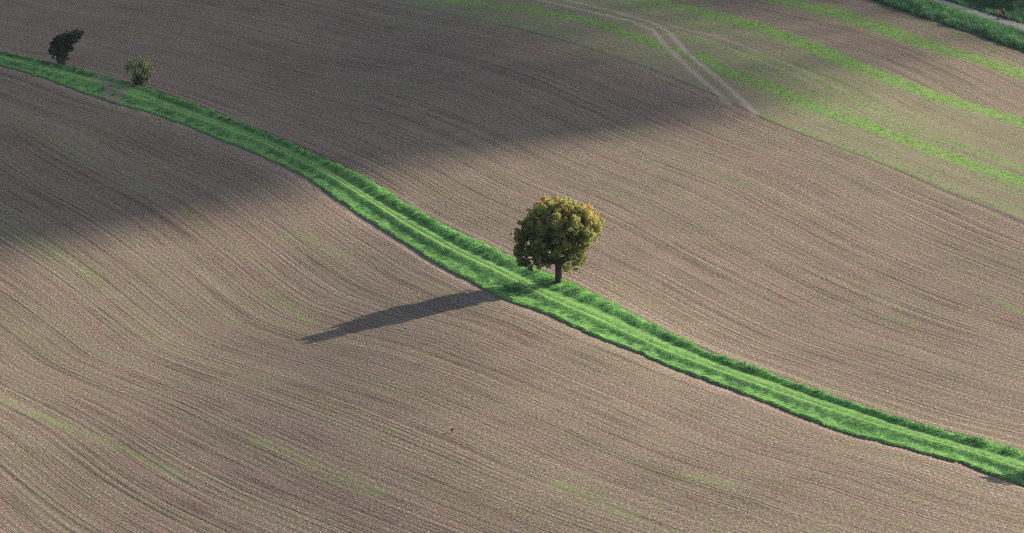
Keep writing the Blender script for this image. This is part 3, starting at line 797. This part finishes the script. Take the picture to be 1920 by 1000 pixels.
def skinned(name, chains, mat, parent, sub=2):
    """chains: lists of (point, radius); equal points are shared; grown with a Skin modifier and frozen to a mesh"""
    vs, rs, es, idx = [], [], [], {}
    for ch in chains:
        prev = None
        for (p_, r_) in ch:
            key = tuple(round(c, 4) for c in p_)
            if key not in idx:
                idx[key] = len(vs); vs.append(p_); rs.append(r_ if isinstance(r_, tuple) else (r_, r_))
            k = idx[key]
            if prev is not None and prev != k: es.append((prev, k))
            prev = k
    me = bpy.data.meshes.new('tmp'); me.from_pydata(vs, es, [])
    o = bpy.data.objects.new('tmp', me); COL.objects.link(o)
    o.modifiers.new('skin', 'SKIN'); ss = o.modifiers.new('sub', 'SUBSURF'); ss.levels = sub; ss.render_levels = sub
    if not me.skin_vertices: me.skin_vertices.new(name='')
    adj = {k: set() for k in range(len(vs))}
    for a, b in es: adj[a].add(b); adj[b].add(a)
    seen = set()
    for k in range(len(vs)):
        me.skin_vertices[0].data[k].radius = rs[k]
        if k not in seen:                                  # every island gets its own root
            me.skin_vertices[0].data[k].use_root = True
            todo = [k]
            while todo:
                q = todo.pop()
                if q in seen: continue
                seen.add(q); todo += list(adj[q])
    bpy.context.view_layer.update()
    ev = o.evaluated_get(bpy.context.evaluated_depsgraph_get())
    out = bpy.data.meshes.new_from_object(ev)
    bpy.data.objects.remove(o); bpy.data.meshes.remove(me)
    out.name = name; out.materials.clear(); out.materials.append(mat)
    out.polygons.foreach_set('use_smooth', np.ones(len(out.polygons), bool))
    return link(name, out, parent)

def hand(wrist, d, side):
    """palm with four fingers and a thumb; d = direction the fingers hang"""
    w = np.array(wrist); d = np.array(d) / np.linalg.norm(d)
    s = np.cross(d, np.array([0, 1, 0])); s /= np.linalg.norm(s); f = np.cross(s, d)
    palm = w + d * 0.085
    ch = [[(tuple(w), 0.026), (tuple(palm), (0.040, 0.020))]]
    for q, (o_, ln) in enumerate(((-0.030, 0.070), (-0.010, 0.080), (0.010, 0.075), (0.029, 0.058))):
        a = palm + f * o_ - d * 0.01
        ch.append([(tuple(a), 0.010), (tuple(a + d * (ln * 0.55) + s * side * 0.008), 0.009), (tuple(a + d * ln + s * side * 0.028), 0.008)])
    a = w + d * 0.03 + f * 0.022
    ch.append([(tuple(a), 0.012), (tuple(a + f * 0.035 + d * 0.03), 0.010), (tuple(a + f * 0.042 + d * 0.062), 0.009)])
    return ch

def person(foot, rz, label, stride, arms, jacket, trousers, hair, long_coat=False):
    """a walker 1.72 m tall facing local -Y; stride = forward shift of the left foot"""
    root = empty('person', foot, rz); tag(root, label, 'person')
    hip = (0, 0, 0.93)
    legs = []
    for sd, fw in ((-1, stride), (1, -stride)):
        hp = (0.095 * sd, 0, 0.90); kn = (0.10 * sd, -fw * 0.55 - 0.04, 0.50); an = (0.10 * sd, -fw, 0.09 if fw > 0 else 0.13); toe = (0.11 * sd, -fw - 0.17, 0.04 if fw > 0 else 0.045)
        legs.append((hp, kn, an, toe))
    sh = [(-0.19, 0.0, 1.40), (0.19, 0.0, 1.40)]
    arm = []
    for sd, (el, wr) in zip((0, 1), arms): arm.append((sh[sd], el, wr))
    trunk_ = [(hip, (0.150, 0.105)), ((0, 0.0, 1.08), (0.135, 0.095)), ((0, 0.0, 1.25), (0.160, 0.105)), ((0, 0.01, 1.40), (0.140, 0.085)), ((0, 0.0, 1.475), 0.055), ((0, -0.01, 1.53), 0.055), ((0, -0.015, 1.60), (0.078, 0.092)), ((0, -0.01, 1.67), (0.070, 0.085))]
    ch = [trunk_]
    for hp, kn, an, toe in legs: ch.append([(hip, (0.150, 0.105)), (hp, 0.085), (kn, 0.055), (an, 0.038), (toe, 0.030)])
    for k, (s_, el, wr) in enumerate(arm):
        ch.append([((0, 0.01, 1.40), (0.140, 0.085)), (s_, 0.055), (el, 0.042), (wr, 0.028)])
        ch += hand(wr, np.array(wr) - np.array(el), 1 if k == 0 else -1)
    ch.append([((0, -0.095, 1.60), 0.016), ((0, -0.122, 1.588), 0.013)])                       # nose
    for sd in (-1, 1): ch.append([((0.078 * sd, -0.005, 1.61), 0.018), ((0.088 * sd, 0.004, 1.60), 0.015)])   # ears
    skinned('body', ch, M_SKIN, root)
    for sd in (-1, 1): skinned('eye', [[((0.030 * sd, -0.094, 1.622), 0.010), ((0.030 * sd, -0.099, 1.622), 0.009)]], M_EYE, root, 1)
    skinned('mouth', [[((-0.022, -0.099, 1.557), 0.006), ((0.022, -0.099, 1.557), 0.006)]], plain('lips', (0.35, 0.13, 0.11)), root, 1)
    low = 0.72 if long_coat else 0.86
    jk = [[((0, 0, low), (0.185, 0.140)), ((0, 0.0, 1.08), (0.175, 0.130)), ((0, 0.0, 1.25), (0.195, 0.140)), ((0, 0.01, 1.40), (0.170, 0.115)), ((0, 0.0, 1.465), 0.075)]]
    for s_, el, wr in arm:
        e2 = tuple(np.array(el) * 0.12 + np.array(wr) * 0.88)
        jk.append([((0, 0.01, 1.40), (0.170, 0.115)), (s_, 0.082), (el, 0.066), (e2, 0.050)])
    skinned('jacket', jk, jacket, root)
    tr = []
    for hp, kn, an, toe in legs: tr.append([((0, 0, 0.94), (0.165, 0.120)), (hp, 0.108), (kn, 0.076), (an, 0.060)])
    skinned('trousers', tr, trousers, root)
    for hp, kn, an, toe in legs: skinned('boot', [[(tuple(np.array(an) + (0, 0.03, 0.04)), 0.058), ((an[0], an[1] + 0.02, 0.055), 0.055), (toe, (0.045, 0.040))]], M_SHOE, root, 1)
    skinned('hair', [[((0, 0.03, 1.57), (0.080, 0.070)), ((0, 0.022, 1.64), (0.092, 0.095)), ((0, 0.0, 1.70), (0.080, 0.092)), ((0, -0.045, 1.705), (0.070, 0.050))]], hair, root)
    return root

def road_point(X, v):
    i = (X - 1480) / 4.0
    return road.point(np.array([i]), np.array([v]))[0]
pr = road_point(1871, 0.45); pd = road_point(1881.5, 0.80); pa_ = road_point(1899.5, 0.30)
ahead = road_point(1910, 0.5) - road_point(1871, 0.5)
# local -Y must point along the road towards the right
walk = math.atan2(ahead[1], ahead[0]) + PI / 2
person(pr, walk + 0.35, 'person in a red jacket and dark trousers walking on the gravel road', 0.24, [((-0.30, 0.06, 1.14), (-0.27, -0.10, 0.92)), ((0.30, 0.02, 1.13), (0.29, 0.10, 0.88))], M_RED, M_NAVY, M_HAIRG)
p2 = person(pd, walk, 'fair haired person in dark clothes with one bare arm bent, walking on the gravel road', 0.30, [((-0.29, 0.10, 1.15), (-0.24, 0.00, 0.90)), ((0.28, -0.02, 1.16), (0.12, -0.22, 1.12))], M_BLACK, M_BLACK, M_HAIRB)
skinned('shoulder_bag', [[((0.20, -0.05, 1.02), (0.07, 0.15)), ((0.21, -0.05, 0.84), (0.06, 0.14))], [((0.20, -0.03, 1.02), 0.02), ((0.10, -0.13, 1.30), 0.02), ((-0.06, -0.06, 1.49), 0.02)]], M_BEIGE, p2, 1)

def dog(foot, rz, label):
    root = empty('dog', foot, rz); root.scale = (1.25, 1.25, 1.25); tag(root, label, 'dog')
    ch = [[((0, 0.24, 0.33), (0.085, 0.095)), ((0, 0.08, 0.34), (0.080, 0.090)), ((0, -0.12, 0.335), (0.095, 0.120)), ((0, -0.24, 0.38), (0.070, 0.085)), ((0, -0.31, 0.45), 0.060), ((0, -0.37, 0.49), (0.066, 0.062)), ((0, -0.45, 0.465), 0.040), ((0, -0.50, 0.455), 0.030)]]
    for sd, sw in ((-1, 0.05), (1, -0.05)):
        ch.append([((0, -0.12, 0.335), (0.095, 0.120)), ((0.065 * sd, -0.17, 0.26), 0.045), ((0.065 * sd, -0.16 - sw, 0.14), 0.026), ((0.065 * sd, -0.17 - sw, 0.03), 0.022), ((0.065 * sd, -0.21 - sw, 0.022), 0.024)])
        ch.append([((0, 0.24, 0.33), (0.085, 0.095)), ((0.065 * sd, 0.22, 0.26), 0.060), ((0.065 * sd, 0.18 + sw, 0.20), 0.038), ((0.065 * sd, 0.27 + sw, 0.11), 0.022), ((0.065 * sd, 0.25 + sw, 0.03), 0.020), ((0.065 * sd, 0.21 + sw, 0.022), 0.024)])
        ch.append([((0.045 * sd, -0.36, 0.535), 0.026), ((0.070 * sd, -0.355, 0.575), 0.020), ((0.085 * sd, -0.37, 0.530), 0.014)])
    ch.append([((0, 0.24, 0.33), (0.085, 0.095)), ((0, 0.33, 0.40), 0.030), ((0, 0.37, 0.50), 0.028), ((0, 0.33, 0.58), 0.018)])
    skinned('body', ch, M_DOG, root)
    skinned('nose', [[((0, -0.525, 0.465), 0.014), ((0, -0.535, 0.465), 0.012)]], M_EYE, root, 1)
    for sd in (-1, 1): skinned('eye', [[((0.030 * sd, -0.425, 0.510), 0.010), ((0.031 * sd, -0.432, 0.510), 0.009)]], M_EYE, root, 1)
    return root
dog(pa_, walk - 0.15, 'small white dog with raised tail trotting ahead of the two walkers')

# crow standing in the near field
f = at(848, 811)
bird = empty('crow', f, 0.5); tag(bird, 'black crow standing on the bare soil of the near field', 'bird')
skinned('body', [[((0, 0.30, 0.13), (0.050, 0.012)), ((0, 0.14, 0.19), (0.062, 0.045)), ((0, 0.0, 0.245), (0.085, 0.085)), ((0, -0.09, 0.32), (0.060, 0.062)), ((0, -0.13, 0.40), 0.048), ((0, -0.17, 0.425), 0.040), ((0, -0.21, 0.42), 0.020), ((0, -0.27, 0.405), 0.008)],
                 [((0.035, 0.0, 0.20), 0.024), ((0.04, 0.01, 0.08), 0.010), ((0.04, 0.0, 0.01), 0.010), ((0.04, -0.05, 0.005), 0.007)],
                 [((-0.035, 0.0, 0.20), 0.024), ((-0.04, 0.01, 0.08), 0.010), ((-0.04, 0.0, 0.01), 0.010), ((-0.04, -0.05, 0.005), 0.007)]], M_CROW, bird)
for sd in (-1, 1): skinned('wing', [[((0.075 * sd, -0.06, 0.27), (0.02, 0.07)), ((0.085 * sd, 0.08, 0.23), (0.018, 0.065)), ((0.05 * sd, 0.26, 0.16), (0.012, 0.03))]], M_CROW, bird, 1)

# bush just past the right edge whose shadow falls into the picture
shrub(1985, 898, 2.6, 2.6, 61, 'bush on the grass path just past the right edge, its shadow on the soil', M_DARKLEAF)

# ------------------------------------------------------------------ the cloud whose shadow lies over the far fields
SHADE = pl((-500, 640), (-200, 545), (0, 490), (200, 455), (400, 425), (520, 405), (620, 362), (740, 325), (880, 300), (1050, 282), (1200, 270), (1350, 240), (1450, 205), (1560, 172), (1700, 150), (1920, 105), (2300, 60))
WS = world_line(SHADE, 4.0)
n = 17000
cx = -190 + 380 * RNG.random(n); cy = 290 + 480 * RNG.random(n)
PS = np.column_stack([cx, cy])
ds = sdist(PS, WS)
cover = 0.985 - (0.985 - 0.62) * smooth(sdist(PS, WE), -6, 8) * smooth(cx, -10, 25) - 0.05 * smooth(cx, 55, 85)   # share of the sun it takes: broken cover to the right
keep = (ds > 5.0) & (RNG.random(n) < -np.log(1 - np.clip(cover, 0.05, 0.99)) / 4.2)
PS = PS[keep]
alt = 820 + 90 * RNG.random(len(PS))
C3 = np.column_stack([PS, terrain(PS[:, 0], PS[:, 1])]) + TO_SUN[None] * (alt / TO_SUN[2])[:, None]
import bmesh
bm = bmesh.new(); bmesh.ops.create_icosphere(bm, subdivisions=1, radius=1.0)
sv = np.array([v.co[:] for v in bm.verts]); sf = np.array([[v.index for v in f_.verts] for f_ in bm.faces]); bm.free()
rad = 2.6 + 1.0 * RNG.random(len(C3))
V = (sv[None] * rad[:, None, None] * (0.85 + 0.3 * RNG.random((len(C3), len(sv), 1))) + C3[:, None, :]).reshape(-1, 3)
F = (sf[None] + len(sv) * np.arange(len(C3))[:, None, None]).reshape(-1, 3)
M_CLOUD = plain('cloud_white', (0.80, 0.80, 0.80))
tag(link('cloud', np_mesh('cloud', V, F, None, M_CLOUD, True)), kind='structure')

# ------------------------------------------------------------------ thin autumn haze: one closed box of air round the camera and the land
HZ = Nodes('haze_air')
vol = HZ.n('ShaderNodeVolumePrincipled')
vol.inputs['Color'].default_value = (0.86, 0.90, 1.0, 1)
vol.inputs['Density'].default_value = 0.00003
vol.inputs['Anisotropy'].default_value = 0.2
HZ.l(vol.outputs[0], HZ.out.inputs['Volume'])
x0, x1, y0, y1 = gx[0] - 50, gx[-1] + 50, gy[0] - 50, gy[-1] + 50
z0, z1 = float(z.min()) - 1.0, max(float(z.max()), CAM_H) + 6.0
hv = [(a, b, c) for c in (z0, z1) for b in (y0, y1) for a in (x0, x1)]
hf = np.array([(0, 2, 3, 1), (4, 5, 7, 6), (0, 1, 5, 4), (2, 6, 7, 3), (0, 4, 6, 2), (1, 3, 7, 5)])
tag(link('haze', np_mesh('haze', np.array(hv), hf, None, HZ.m)), kind='stuff')
